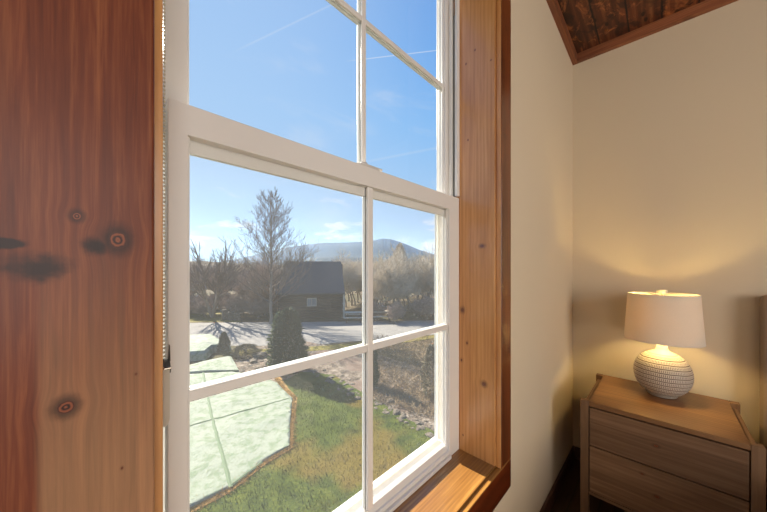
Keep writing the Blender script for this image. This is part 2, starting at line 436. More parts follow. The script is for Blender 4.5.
sash('upper_sash', SY + .0385, SY + .070, .1225, .988, .0875, 1.008, H + .235, H + .262, H + 1.165, HEAD - .004, .010, H + .733, .560, False)
# sash lock
bm = bmesh.new()
zt = H + .283
prism(bm, [(.500, SY + .029), (.500, SY + .012), (.512, SY + .004), (.575, SY + .004), (.592, SY + .012), (.592, SY + .029)], 'z', zt, zt + .006)
t = bmesh.new(); lathe(t, [(.013, 0), (.013, .006), (.010, .011), (.004, .012)], 20, (.535, SY + .020, zt + .005)); merge(bm, t)
box(bm, .535, .602, SY + .010, SY + .019, zt + .006, zt + .0125, .002)
lk = new_obj('sash_lock', bm, M_GREYMETAL, win); lk['label'] = 'grey cam lock on the meeting rail'
# insect screen, outside the lower half
bm = bmesh.new(); box(bm, .098, .994, .668, .6684, SILL + .03, H + .25)
scn = new_obj('insect_screen', bm, M_SCREEN, win)
bm = bmesh.new()
box(bm, .088, .100, .663, .673, SILL + .012, H + .262, .001); box(bm, .990, 1.004, .663, .673, SILL + .012, H + .262, .001)
box(bm, .1, .99, .663, .673, SILL + .012, SILL + .03, .001); box(bm, .1, .99, .663, .673, H + .248, H + .262, .001)
new_obj('screen_frame', bm, M_VINYL_OUT, scn)

# ---- beaded chain and its tensioner
ch = tag(empty('shade_chain', (.0775, .535, H - .146)), 'ivory beaded shade chain hanging down the left window jamb into a clip', 'chain')
vs, fs = [], []
bmc = bmesh.new()
z = -.12 + .17 - .05
zz = .0
k = 0
zlo, zhi = H - .155, HEAD
n = int((zhi - zlo) / .006)
ico = bmesh.new(); bmesh.ops.create_icosphere(ico, subdivisions=1, radius=.0019)
iv = [v.co.copy() for v in ico.verts]; ifc = [[v.index for v in f.verts] for f in ico.faces]; ico.free()
for off in (-.0, ):
    for i in range(n):
        b = len(vs); c = Vector((-.0015, 0, .015 + i * .0058))
        vs += [v + c for v in iv]; fs += [[q + b for q in f] for f in ifc]
raw_obj('bead_chain', vs, fs, M_CHAIN, ch, True)
bm = bmesh.new()
prism(bm, [(-.004, -.004), (.0045, -.004), (.0045, -.080), (.002, -.088), (-.004, -.090)], 'y', -.006, .022)
bmesh.ops.bevel(bm, geom=list(bm.edges), offset=.0012, segments=2, affect='EDGES')
tn = new_obj('chain_tensioner', bm, M_GREYPL, ch)
bm = bmesh.new(); prism(bm, [(-.001, .008), (.005, .008), (.0062, -.006), (-.002, -.006)], 'y', -.003, .015)
box(bm, -.0025, .0062, -.004, .018, -.011, -.004, .001)
prism(bm, [(.004, .006), (.0055, .03), (.0062, .006)], 'y', 0, .01)
h1 = new_obj('spring_clip', bm, M_BLACK, tn); h1['label'] = 'black spring clip'
bm = bmesh.new(); box(bm, -.0035, .0068, -.007, .018, -.0045, -.001, .001)
h2 = new_obj('metal_band', bm, M_CHROME, tn); h2['label'] = 'chrome band'

# ================================================================== NIGHTSTAND
NX0, NX1, NY0, NY1, NZ = 1.702, 2.205, -.2690, .2915, .630
ns = tag(empty('nightstand', ((NX0 + NX1) / 2, (NY0 + NY1) / 2, 0)), 'two-drawer brown oak nightstand in the corner under the lamp', 'nightstand')
cx, cy = (NX0 + NX1) / 2, (NY0 + NY1) / 2
hx, hy = (NX1 - NX0) / 2, (NY1 - NY0) / 2
P = .0335
def oak(name, axis, seed):
    return wood(name, (92, 67, 46), (134, 102, 74), (160, 128, 98), axis, across=60, seed=seed, rough=.5, coat=.05, spec=.35, knotcol=(58, 32, 20))
# drawer faces carry two small knots each, as on the real boards
def yz_front(px, py, X=NX0):
    u = (px - 383.5) / F; D = X / (CT + u * ST)
    return D * (ST - u * CT) - cy, H + (269 - py) / F * D
def drawer_mat(name, pts, seed):
    ks = []
    for (px, py) in pts:
        y, z = yz_front(px, py); ks.append((z, y, .005, .009, .8))
    t = wood(name, (82, 54, 37), (122, 87, 62), (150, 112, 83), 'x', across=70, seed=seed, rough=.5, coat=.05, spec=.35)
    return ks
def wood_yz(name, kn, seed):          # grain along y on a face upright in y-z
    t = NT(name); 
    return t
M_OAK_LEG = oak('brown_oak_leg', 'z', 21)
M_OAK_SIDE = oak('brown_oak_side', 'x', 22)
for (sx, sy) in ((-1, 1), (-1, -1), (1, 1), (1, -1)):
    bm = bmesh.new()
    x0 = -hx if sx < 0 else hx - P; y0 = -hy if sy < 0 else hy - P
    box(bm, x0, x0 + P, y0, y0 + P, 0, NZ, .0015); new_obj('leg', bm, M_OAK_LEG, ns)
def ygrain(bm):                        # author the board with its grain on x, then turn the object
    return bm
def turned(name, x0, x1, y0, y1, z0, z1, mat, parent, bev=.0012):
    # board whose grain runs along world y: mesh modelled along x, object rotated 90 degrees
    bm = bmesh.new(); box(bm, y0, y1, -x1, -x0, z0, z1, bev)
    o = new_obj(name, bm, mat, parent); o.rotation_euler = (0, 0, math.pi / 2)
    return o
iy = hy - P - .001
turned('top_panel', -hx + .001, hx - .001, -iy, iy, NZ - .022, NZ - .0005, M_OAK_TOP, ns)
DZ = [(NZ - .029, .4200), (.4135, .193)]
def front_mat(name, knots_px, seed):
    ks = []
    for px, py, r in knots_px:
        y, z = yz_front(px, py); ks.append((z, y, r, r * 1.5, .7))
    return wood(name, (82, 58, 40), (128, 96, 70), (162, 130, 100), 'xz', across=46, wave=.07, seed=seed, rough=.5, coat=.05, spec=.35, knots=ks, knotcol=(62, 34, 22))
fm = [front_mat('drawer_front_oak', [(656, 446, .006), (630, 417, .002)], 31), front_mat('drawer_front_oak_knotty', [(657, 497, .006), (642, 474, .004)], 37)]
for k, (z1, z0) in enumerate(DZ):
    d = turned('drawer', -hx + .001, -hx + .021, -iy + .003, iy - .003, z0, z1, fm[k], ns, .001)
    bm = bmesh.new()
    box(bm, -iy + .02, iy - .02, -(hx - .04), hx - .022, z0 + .02, z0 + .03); 
    box(bm, -iy + .02, -iy + .03, -(hx - .04), hx - .022, z0 + .02, z1 - .03); box(bm, iy - .03, iy - .02, -(hx - .04), hx - .022, z0 + .02, z1 - .03)
    new_obj('drawer_box', bm, M_OAK_SIDE, d)
for s in (-1, 1):
    bm = bmesh.new(); y = s * (hy - P / 2)
    box(bm, -hx + P, hx - P, y - .008, y + .008, .18, NZ - .025, .001); new_obj('side_panel', bm, M_OAK_SIDE, ns)
turned('back_panel', hx - .020, hx - .010, -iy, iy, .18, NZ - .023, M_OAK_SIDE, ns)
turned('bottom_rail', -hx + .002, hx - .03, -iy, iy, .176, .190, M_OAK_SIDE, ns)

# ================================================================== LAMP
LX, LY = 2.06, 0.0
lamp = tag(empty('table_lamp', (LX, LY, NZ)), 'lit table lamp with cream drum shade and ribbed egg-shaped ceramic base', 'lamp')
def lamp_base_mat():
    t = NT('carved_cream_ceramic'); co = t.coord()
    s = t.n('ShaderNodeSeparateXYZ'); t.l(co, s.inputs[0]); X, Y, Z = s.outputs
    ang = t.math('ARCTAN2', Y, X)
    row = t.math('DIVIDE', Z, .0195)
    row = t.math('ADD', row, t.math('MULTIPLY', t.math('SUBTRACT', t.noise(co, 12, 2), .5), .35))
    fr = t.math('FRACT', row)
    line = t.math('MAXIMUM', t.math('SUBTRACT', 1.0, t.sm(fr, .06, .2)), t.sm(fr, .88, 1.0))
    dash = t.math('FRACT', t.math('MULTIPLY', ang, 100 / (2 * math.pi)))
    dm = t.math('MULTIPLY', t.sm(dash, .45, .6), t.math('SUBTRACT', 1.0, t.sm(dash, .85, .98)))
    # the top few bands are smooth lines only, and the cut rows fade near the neck
    body = t.math('MULTIPLY', t.sm(fr, .18, .3), t.math('SUBTRACT', 1.0, t.sm(fr, .72, .85)))
    dm = t.math('MULTIPLY', dm, body)
    lowz = t.math('SUBTRACT', 1.0, t.sm(Z, .205, .225))
    m = t.math('MULTIPLY', t.math('MAXIMUM', t.math('MULTIPLY', line, 1.0), t.math('MULTIPLY', dm, .8)), lowz)
    col = t.mix(m, lin((212, 202, 186)), lin((78, 50, 36)))
    t.bsdf(col, .55, bump=t.math('SUBTRACT', 1.0, m), bstr=.6, bdist=.0015)
    return t.m
prof = []
for i in range(33):
    a = -math.pi / 2 + math.pi * i / 32
    z = .114 + .114 * math.sin(a); r = .112 * math.cos(a) ** .86 if math.cos(a) > 1e-4 else 0
    if z < .008: continue
    if z > .218: continue
    prof.append((max(r, .03), z))
prof = [(.052, 0), (.056, .003)] + [p for p in prof if p[0] > .055 or p[1] > .1]
prof += [(.028, .229), (.023, .242), (.021, .258), (.014, .260)]
bm = bmesh.new(); lathe(bm, prof, 72); new_obj('lamp_base', bm, lamp_base_mat(), lamp, True)
def shade_mat():
    t = NT('cream_linen_shade'); co = t.coord()
    n = t.noise(t.scalev(co, 200, 200, 900), 1.0, 2); n2 = t.noise(t.scalev(co, 700, 700, 120), 1.0, 2)
    w = t.math('ADD', t.math('MULTIPLY', n, .5), t.math('MULTIPLY', n2, .5))
    col = t.mix(w, lin((226, 214, 194)), lin((244, 235, 218)))
    p = t.n('ShaderNodeBsdfDiffuse'); t.l(col, p.inputs[0])
    q = t.n('ShaderNodeBsdfTranslucent'); q.inputs[0].default_value = lin((236, 206, 158))
    m = t.n('ShaderNodeMixShader'); m.inputs[0].default_value = .13
    t.l(p.outputs[0], m.inputs[1]); t.l(q.outputs[0], m.inputs[2]); t.l(m.outputs[0], t.out.inputs[0])
    return t.m
zb, zt = H - .366 - NZ, H - .129 - NZ
bm = bmesh.new()
lathe(bm, [(.151, zb), (.1355, zt), (.1335, zt), (.149, zb), (.151, zb)], 96, cap=False)
bmesh.ops.remove_doubles(bm, verts=bm.verts, dist=1e-5)
M_SH = shade_mat()
sh = new_obj('lamp_shade', bm, M_SH, lamp, True)
mod = sh.modifiers.new('e', 'EDGE_SPLIT'); mod.split_angle = R(40)
bm = bmesh.new(); lathe(bm, [(.1362, zt - .004), (.1362, zt + .001), (.1330, zt + .001), (.1330, zt - .004), (.1362, zt - .004)], 96, cap=False)
new_obj('shade_rim', bm, M_SH, sh, True); bm = bmesh.new()
lathe(bm, [(.1516, zb - .001), (.1514, zb + .004), (.1480, zb + .004), (.1482, zb - .001), (.1516, zb - .001)], 96, cap=False)
new_obj('shade_rim', bm, M_SH, sh, True)
vs, fs = [], []
for a in range(3):
    d = Vector((math.cos(a * 2.094 + .4), math.sin(a * 2.094 + .4), 0))
    tube(vs, fs, Vector((0, 0, zt - .012)), d * .134 + Vector((0, 0, zt - .006)), .0016, .0016, 6)
M_BRASS = plain('pale_brass', (206, 190, 150), .3, metal=.8)
raw_obj('spider', vs, fs, M_BRASS, lamp)
bm = bmesh.new(); lathe(bm, [(.009, .248), (.009, zt - .1), (.017, zt - .09), (.017, zt - .05), (.004, zt - .048), (.003, zt)], 24)
new_obj('lamp_socket', bm, M_BRASS, lamp, True)
bm = bmesh.new(); lathe(bm, [(.003, zt - .012), (.003, zt + .003), (.021, zt + .004), (.021, zt + .020), (.018, zt + .023)], 24)
M_FIN = plain('white_finial', (226, 218, 200), .4)
new_obj('finial', bm, M_FIN, lamp)
# bulb
t = NT('lit_bulb'); em = t.n('ShaderNodeEmission'); em.inputs[0].default_value = (1, .72, .27, 1); em.inputs[1].default_value = 150
t.l(em.outputs[0], t.out.inputs[0])
bm = bmesh.new(); bz = (zb + zt) / 2 - .005
lathe(bm, [(.008, bz + .04), (.014, bz + .030), (.028, bz + .012), (.030, bz - .004), (.024, bz - .020), (.010, bz - .029)], 24)
# bulb beside the socket stem, base up
lb = new_obj('light_bulb', bm, t.m, lamp, True); lb.location = (-.0, .0, .0)
for v in lb.data.vertices: v.co.x -= .045

# ================================================================== BED (headboard edge)
M_FAB = plain('taupe_upholstery', (150, 130, 112), .9, .06, 400, .3)
bed = tag(empty('bed', (1.3, -1.1, 0)), 'taupe upholstered bed headboard against the wall right of the nightstand', 'bed')
bm = bmesh.new(); box(bm, .91, .985, -.72, .762, .12, 1.155, .022, 4); new_obj('headboard', bm, M_FAB, bed, True)
M_LIN = plain('oatmeal_bedding', (196, 186, 170), .9, .03, 60, .2)
bm = bmesh.new(); box(bm, -1.05, .90, -.70, .755, .16, .30, .01); new_obj('bed_frame', bm, M_FAB, bed)
bm = bmesh.new(); box(bm, -1.03, .89, -.68, .735, .30, .56, .05, 4); new_obj('mattress', bm, M_LIN, bed, True)
for x in (-.98, .8):
    for y in (-.62, .68):
        bm = bmesh.new(); box(bm, x, x + .05, y - .05, y, 0, .16, .004); new_obj('leg', bm, M_BASE, bed)

# ================================================================== OUTSIDE
def ground_mat(name, cols, scale, bscale=40, bstr=.6, spots=None, bdist=.03, thr=(.35, .65)):
    t = NT(name); co = t.coord()
    a = t.noise(co, scale, 6, .65); b = t.noise(co, bscale, 4, .7); c = t.noise(co, scale * .22, 3, .5)
    f = t.math('ADD', t.math('MULTIPLY', a, .5), t.math('MULTIPLY', b, .5))
    col = t.ramp(f, [(thr[0], lin(cols[0])), (.5, lin(cols[1])), (thr[1], lin(cols[2]))])
    if len(cols) > 3: col = t.mix(t.math('MULTIPLY', t.sm(c, .50, .62), .75), col, lin(cols[3]))
    t.bsdf(col, .95, spec=.1, bump=b, bstr=bstr, bdist=bdist)
    return t.m
M_ROUGH = ground_mat('dry_winter_grass', [(42, 35, 25), (74, 62, 44), (104, 90, 66), (64, 62, 34)], 1.2, 9)
M_LAWN = ground_mat('lawn_grass', [(28, 38, 9), (60, 72, 20), (92, 96, 34), (104, 84, 32)], 2.0, 18, .9)
M_MULCH = ground_mat('mulch_and_stones', [(48, 39, 33), (100, 88, 77), (146, 134, 120), (108, 90, 80)], 3.5, 16, 1.0, thr=(.40, .60))
M_ROAD = ground_mat('pale_gravel_drive', [(108, 106, 102), (125, 121, 116), (138, 134, 128)], 2, 60, .3, bdist=.01)
M_YEL = ground_mat('yellow_winter_meadow', [(82, 74, 30), (108, 98, 46), (124, 114, 58)], 1.0, 20)
M_STRAW = ground_mat('orange_straw', [(108, 80, 38), (146, 112, 60), (170, 138, 86)], 8, 50)

def patch(name, pts, mat, z, thick=.03, sub=True, jag=.12):
    """irregular flat patch of ground cover from a list of ground points"""
    ps = []
    n = len(pts)
    for i in range(n):
        a, b = pts[i], pts[(i + 1) % n]
        L = (b - a).length; m = max(1, min(40, int(L / .35)))
        for k in range(m):
            p = a.lerp(b, k / m)
            j = jag * min(1, L)
            q = mnoise.noise_vector(Vector((p.x * 1.7, p.y * 1.7, 3.1))) * j
            ps.append((p.x + q.x, p.y + q.y))
    bm = bmesh.new(); prism(bm, ps, 'z', z - thick, z)
    bmesh.ops.triangulate(bm, faces=[f for f in bm.faces if len(f.verts) > 4])
    return struct(new_obj(name, bm, mat))
bm = bmesh.new()
box(bm, -1200, 2600, .9, 3000, GZ - .5, GZ)
struct(new_obj('ground', bm, M_ROUGH))
lawn = [gp(277, 384), gp(300, 372), gp(335, 376), gp(372, 398), gp(410, 420), gp(470, 448), gp(640, 520), gp(560, 700), gp(200, 760), gp(60, 700), gp(100, 520), gp(190, 420)]
patch('lawn', lawn, M_LAWN, GZ + .02, jag=.10)
bed_ = [gp(236, 362), gp(245, 349), gp(300, 341), gp(372, 352), gp(420, 368), gp(520, 372), gp(700, 430), gp(640, 522), gp(470, 449), gp(410, 421), gp(372, 399), gp(335, 377), gp(300, 373), gp(277, 385), gp(240, 376)]
patch('rocky_bed', bed_, M_MULCH, GZ + .015, jag=.12)
road = [gp(60, 345), gp(190, 346), gp(300, 346), gp(372, 340), gp(470, 331), gp(600, 322), gp(600, 316), gp(440, 320.5), gp(350, 321.5), gp(300, 322), gp(190, 323), gp(60, 324)]
patch('gravel_drive', road, M_ROAD, GZ + .01, jag=.2)
patch('meadow', [gp(60, 311), gp(238, 311.5), gp(240, 322), gp(60, 322.5)], M_YEL, GZ + .012, jag=.3)
patch('verge', [gp(225, 350.5), gp(300, 348), gp(372, 342), gp(440, 335), gp(440, 338), gp(372, 347), gp(300, 352), gp(240, 356)], M_YEL, GZ + .022, jag=.1)

# ---- erosion blankets
def net_mat():
    t = NT('pale_green_netting'); co = t.coord()
    s = t.n('ShaderNodeSeparateXYZ'); t.l(co, s.inputs[0]); X, Y, Z = s.outputs
    def grid(p, w):
        a = t.math('ABSOLUTE', t.math('SUBTRACT', t.math('FRACT', t.math('DIVIDE', X, p)), .5)); b = t.math('ABSOLUTE', t.math('SUBTRACT', t.math('FRACT', t.math('DIVIDE', Y, p)), .5))
        return t.math('MAXIMUM', t.sm(a, .5 - w, .5), t.sm(b, .5 - w, .5))
    g = grid(.06, .12)
    n = t.noise(co, 3.5, 4, .6); n2 = t.noise(co, 14, 3, .6)
    col = t.mix(t.sm(n, .42, .66), lin((126, 132, 118)), lin((98, 112, 88)))
    col = t.mix(t.math('MULTIPLY', t.sm(n2, .55, .7), .5), col, lin((104, 108, 84)))
    col = t.mix(t.math('MULTIPLY', g, .25), col, lin((90, 116, 92)))
    t.bsdf(col, .8, spec=.2, bump=n2, bstr=.5, bdist=.03)
    return t.m
M_NET = net_mat()
M_SEAM = plain('green_seam', (84, 102, 74), .9)
def blanket(name, pts, z, label, lift=.03, seams=()):
    c = sum(pts, Vector((0, 0, 0))) / len(pts)
    root = tag(empty(name, (c.x, c.y, z)), label, 'ground cover')
    # gridded sheet, clipped to the outline, gently rumpled
    P2 = [(p.x - c.x, p.y - c.y) for p in pts]
    def inside(x, y):
        r = False; j = len(P2) - 1
        for i in range(len(P2)):
            xi, yi = P2[i]; xj, yj = P2[j]
            if (yi > y) != (yj > y) and x < (xj - xi) * (y - yi) / (yj - yi) + xi: r = not r
            j = i
        return r
    bm = bmesh.new()
    vsb = [bm.verts.new((x, y, 0)) for x, y in P2]
    f = bm.faces.new(vsb)
    for ax, n_ in (((1, 0, 0), 0), ((0, 1, 0), 1)):
        lo = min(p[n_] for p in P2); hi = max(p[n_] for p in P2); q = lo + .15
        while q < hi:
            co = Vector((q if n_ == 0 else 0, q if n_ == 1 else 0, 0))
            bmesh.ops.bisect_plane(bm, geom=list(bm.verts) + list(bm.edges) + list(bm.faces), plane_co=co, plane_no=Vector(ax))
            q += .15
    for v in bm.verts:
        v.co.z = lift * (mnoise.noise(Vector((v.co.x * 1.6, v.co.y * 1.6, z))) + .6) + .012 * mnoise.noise(Vector((v.co.x * 7, v.co.y * 7, 1)))
    r = bmesh.ops.extrude_face_region(bm, geom=list(bm.faces))
    for v in r['geom']:
        if isinstance(v, bmesh.types.BMVert): v.co.z -= .03 + lift
    new_obj('netting', bm, M_NET, root, True)
    for a, b in seams:
        vs, fs = [], []
        a = a - c; b = b - c; m = 14; prev = None
        for k in range(m + 1):
            p = a.lerp(b, k / m); p.z = lift * (mnoise.noise(Vector((p.x * 1.6, p.y * 1.6, z))) + .6) - .038
            p.x += .03 * mnoise.noise(Vector((k * .7, 0, z))); 
            if prev: tube(vs, fs, prev, p, .055, .055, 8)
            prev = p
        raw_obj('seam', vs, fs, M_SEAM, root)
    return root
near = [gp(140, 560), gp(189, 511), gp(229, 490), gp(262, 464), gp(289.5, 447.5), gp(290, 425), gp(292.5, 399.8), gp(284, 392), gp(277, 384), gp(262, 378), gp(232, 373), gp(180, 376), gp(110, 400), gp(80, 520)]
blanket('erosion_blanket', near, GZ + .045, 'pale green netted erosion blanket spread over the lawn nearest the window', .03,
        [(gp(203, 374), gp(212, 420)), (gp(212, 420), gp(231, 490)), (gp(160, 436), gp(212, 422)), (gp(212, 422), gp(290, 400)), (gp(231, 488), gp(262, 464))])
far = [gp(150, 372), gp(188, 367), gp(206, 362), gp(232, 357), gp(240, 372), gp(210, 373), gp(180, 375.5), gp(150, 378)]
mound = [gp(120, 345), gp(190, 341), gp(212, 340), gp(226, 349), gp(232, 352), gp(214, 353), gp(206, 360), gp(186, 362), gp(120, 366)]
# grassy mound carrying the far blanket: raised with a shaded near bank
def mound_obj(name, pts, height, label):
    c = sum(pts, Vector((0, 0, 0))) / len(pts)
    root = tag(empty(name, (c.x, c.y, GZ)), label, 'ground cover')
    bm = bmesh.new(); rings = []
    for s, h in ((1.0, -.02), (.97, height * .7), (.9, height), (.45, height * 1.15)):
        rings.append([bm.verts.new(((p.x - c.x) * s, (p.y - c.y) * s, h + .03 * mnoise.noise(p * s))) for p in pts])
    n = len(pts)
    for a, b in zip(rings, rings[1:]):
        for i in range(n): bm.faces.new((a[i], a[(i + 1) % n], b[(i + 1) % n], b[i]))
    bm.faces.new(rings[-1])
    new_obj('netting', bm, M_NET, root, False)
    return root
mound_obj('erosion_blanket', mound, .42, 'pale green netted blanket over the raised bank by the drive')
mound_obj('erosion_blanket', far, .10, 'low strip of pale netting between the near blanket and the bank')
# straw fringe
patch('straw_margin', [gp(274, 378), gp(280, 377), gp(289, 390), gp(297, 399), gp(294, 425), gp(293, 449), gp(262, 468), gp(230, 493.5), gp(189, 516), gp(186, 505), gp(229, 485), gp(288, 445), gp(288, 400)], M_STRAW, GZ + .03, jag=.05)
fr_pts = [gp(275, 380), gp(283, 391), gp(293, 399), gp(291, 425), gp(291, 449), gp(262, 466), gp(229, 492), gp(189, 514)]
vsf, fsf = [], []
for a, b in zip(fr_pts, fr_pts[1:]):
    n = int((b - a).length / .004)
    for i in range(n):
        p = a.lerp(b, random.random()) + Vector((random.gauss(.04, .055), random.gauss(0, .055), .03 + random.random() * .03 - (GZ * 0)))
        d = Vector((random.uniform(-1, 1), random.uniform(-1, 1), random.uniform(-.1, .25))).normalized() * random.uniform(.04, .10)
        tube(vsf, fsf, p, p + d, .004, .002, 3)
st = raw_obj('straw', vsf, fsf, M_STRAW)
tag(st, 'orange straw fringe along the edge of the near blanket', 'straw', kind='stuff')

# ---- bare trees
M_BARK = plain('grey_brown_bark', (138, 124, 110), .95, .2, 12, .3)
M_TWIG = plain('twig_brown', (146, 128, 116), .95, .15, 8, .1)
M_TWIGD = plain('dark_twig', (112, 98, 88), .95, .15, 8, .1)
M_TWIG2 = plain('twig_grey', (186, 174, 156), .95, .15, 8, .1)
def tree_mesh(height, depth, seed, spread=.6, trunk_r=None, forks=1, n0=None, twig_r=.007):
    rnd = random.Random(seed)
    tv, tf, bv, bf = [], [], [], []
    tr = trunk_r or height * .018
    def grow(p, d, L, r, lev):
        steps = 3 if lev < 3 else 2
        q = p
        for s in range(steps):
            d = (d + Vector((rnd.gauss(0, .10), rnd.gauss(0, .10), .05))).normalized()
            q2 = q + d * (L / steps)
            r2 = max(r * (1 - .38 * (s + 1) / steps), twig_r)
            if lev == 0: tube(tv, tf, q, q2, max(r * (1 - .38 * s / steps), twig_r), r2, 7)
            else: tube(bv, bf, q, q2, max(r * (1 - .38 * s / steps), twig_r), r2, 4 if lev < 3 else 3)
            if lev < depth and (lev > 0 or s > 0):
                for _ in range(2 if lev < 4 else 1 + (rnd.random() < .6)):
                    ax = Vector((rnd.gauss(0, 1), rnd.gauss(0, 1), rnd.gauss(0, .35))).normalized()
                    dd = (d * (1 - spread * .62) + ax * spread).normalized()
                    if dd.z < -.1: dd.z = abs(dd.z)
                    grow(q2, dd, L * rnd.uniform(.5, .72), r2 * .58, lev + 1)
            q = q2
        if lev < depth: grow(q, d, L * .72, r2, lev + 1)
    for k in range(forks):
        a = k * 2.39 + seed
        d = Vector((math.cos(a) * (.0 if forks == 1 else .38), math.sin(a) * (.0 if forks == 1 else .38), 1)).normalized()
        grow(Vector((0, 0, -.1)), d, height * .34, tr, 0)
    return tv, tf, bv, bf
def make_tree(name, loc, height, depth, seed, label, group, mat=None, cat='tree', **kw):
    root = empty(name, loc)
    tag(root, label, cat, group)
    tv, tf, bv, bf = tree_mesh(height, depth, seed, **kw)
    raw_obj('trunk', tv, tf, M_BARK, root); raw_obj('branches', bv, bf, mat or M_TWIG, root)
    return root
def D_of(py): return G * F / (py - 269)
# two named trees in front
def leader_tree(name, loc, height, seed, label, mat, r0=.12):
    rn = random.Random(seed); root = tag(empty(name, loc), label, 'tree')
    tv, tf, bv, bf = [], [], [], []
    pts = [Vector((rn.gauss(0, .03), rn.gauss(0, .03), -.1 + (height + .1) * k / 16)) for k in range(17)]
    for k in range(16): tube(tv, tf, pts[k], pts[k + 1], r0 * (1 - k / 17) + .012, r0 * (1 - (k + 1) / 17) + .012, 7)
    def br(p, d, L, r, lev):
        n = 4 if lev == 0 else 3
        for k in range(n):
            d = (d + Vector((rn.gauss(0, .09), rn.gauss(0, .09), .09))).normalized(); q = p + d * L / n
            r2 = max(r * .78, .007); tube(bv, bf, p, q, r, r2, 4 if lev == 0 else 3)
            if lev < 3:
                for _ in range(2 if lev < 2 else 1):
                    s_ = Vector((rn.gauss(0, 1), rn.gauss(0, 1), rn.gauss(.3, .5))).normalized()
                    br(q, (d * .72 + s_ * .55).normalized(), L * rn.uniform(.34, .5), r2 * .7, lev + 1)
            p, r = q, r2
    for k in range(46):
        tt = .14 + .82 * k / 46; a = k * 2.4 + rn.gauss(0, .3); z = tt * height
        L = (1 - tt) ** .8 * height * .36 * rn.uniform(.75, 1.1) + .35
        up = .55 + .5 * tt
        br(Vector((0, 0, z)), Vector((math.cos(a), math.sin(a), up)).normalized(), L, .035 * (1 - tt) + .012, 0)
    raw_obj('trunk', tv, tf, M_BARK, root); raw_obj('branches', bv, bf, mat, root)
    return root
leader_tree('bare_tree', gp(271, 324), 10.3, 11, 'tallest bare tree, slender with one straight leader, standing left of the dark cabin', M_TWIGD)
make_tree('bare_tree', gp(213, 317.5), 8.4, 3, 5, 'forked bare tree with thick leaning trunks left of the tallest tree', None, M_TWIGD, forks=3, spread=.46, trunk_r=.17, twig_r=.014)
protoA = make_tree('bare_tree', gp(262, 316), 6.0, 5, 21, 'small bare tree in the brown thicket left of the cabin', 'bare trees in the thicket left of the cabin', spread=.62, twig_r=.011)
protoB = make_tree('bare_tree', gp(392, 315), 7.0, 5, 22, 'bare grey tree in the thicket right of the cabin', 'bare trees in the thicket right of the cabin', M_TWIG2, spread=.58, twig_r=.011)
protoC = make_tree('brush_bush', gp(238, 317), 2.6, 4, 23, 'low bare brown bush at the edge of the thicket', 'bare bushes along the thicket edge', spread=.75, forks=4, cat='bush', twig_r=.010, trunk_r=.03)
rnd = random.Random(5)
def place(proto, px, D, s, label=None, group=None):
    c = copy_tree(proto); c.location = spot(D, px, z=GZ); c.scale = (s, s, s * rnd.uniform(.9, 1.1)); c.rotation_euler = (0, 0, rnd.uniform(0, 6.28))
    if label: c['label'] = label
    if group: c['group'] = group
for k in range(20):
    place(protoA, rnd.uniform(180, 300), rnd.uniform(29, 44), rnd.uniform(.65, 1.0))
for k in range(34):
    px = 368 + (k % 17) * 5.4 + rnd.uniform(-2, 2)
    place(protoB, px, rnd.uniform(26, 40), rnd.uniform(.7, 1.0))
for k in range(7):
    place(protoB, 346 + k * 3.0, rnd.uniform(31, 40), rnd.uniform(.7, .95))
for k in range(44):
    place(protoB, 180 + k * 6.3 + rnd.uniform(-2, 2), rnd.uniform(58, 85), rnd.uniform(.75, 1.05), 'bare grey tree in the far wood line beyond cabin and thickets', 'bare trees of the far wood line')
for k in range(30):
    place(protoC, rnd.uniform(180, 292), rnd.uniform(24.5, 31), rnd.uniform(.7, 1.1))
for k in range(14):
    place(protoC, rnd.uniform(370, 450), rnd.uniform(22.5, 27), rnd.uniform(.5, .9), 'low bare grey bush beside the far end of the drive', 'bare bushes by the drive right of the cabin')

# ---- evergreens
M_NEEDLE = plain('dark_evergreen', (54, 66, 38), .9, .3, 9, .1)
M_NEEDLE2 = plain('olive_evergreen', (96, 104, 66), .9, .3, 9, .1)
M_NEEDLE3 = plain('brown_conifer', (92, 84, 62), .9, .3, 9, .1)
def evergreen(name, loc, h, r, n, label, mat, seed, cone=.5, leaf=.07, cat='shrub', group=None):
    rn = random.Random(seed)
    root = tag(empty(name, loc), label, cat, group)
    vs, fs = [], []
    for i in range(n):
        tt = rn.random() ** .8; a = rn.uniform(0, 6.283)
        prof = (math.sin(math.pi * min(1, (tt * .9 + .1))) ** .6) * (1 - cone) + (1 - tt) * cone + .03
        lump = 1 + .22 * math.sin(a * 3 + tt * 9 + seed) + .1 * math.sin(a * 7 - tt * 17)
        rr = r * prof * lump * rn.uniform(.35, 1) ** .4
        c = Vector((rr * math.cos(a), rr * math.sin(a), tt * h))
        d = Vector((math.cos(a) + rn.gauss(0, .5), math.sin(a) + rn.gauss(0, .5), rn.gauss(.35, .5))).normalized()
        s = Vector((-d.y, d.x, rn.gauss(0, .4))).normalized() * leaf * .28
        e = d * leaf * rn.uniform(.6, 1.3); b = len(vs)
        vs += [c - s, c + e, c + s, c + e * .4 + Vector((0, 0, leaf * .15))]
        fs += [(b, b + 1, b + 3), (b + 3, b + 1, b + 2)]
    raw_obj('foliage', vs, fs, mat, root)
    v2, f2 = [], []
    tube(v2, f2, Vector((0, 0, -.05)), Vector((0, 0, h * .9)), r * .07, .01, 7)
    raw_obj('stem', v2, f2, M_BARK, root)
    return root
evergreen('evergreen_shrub', gp(289, 371), 2.55, .68, 6500, 'dark green upright evergreen shrub beside the pale netting', M_NEEDLE, 1, .55, .2)
evergreen('evergreen_shrub', gp(281, 366), 2.3, .55, 1500, 'looser olive shrub standing just behind the dark evergreen', M_NEEDLE2, 9, .6, .24)
evergreen('evergreen_shrub', gp(371, 386), 1.55, .26, 5000, 'narrow dark evergreen behind the middle window bar', M_NEEDLE, 2, .3, .09)
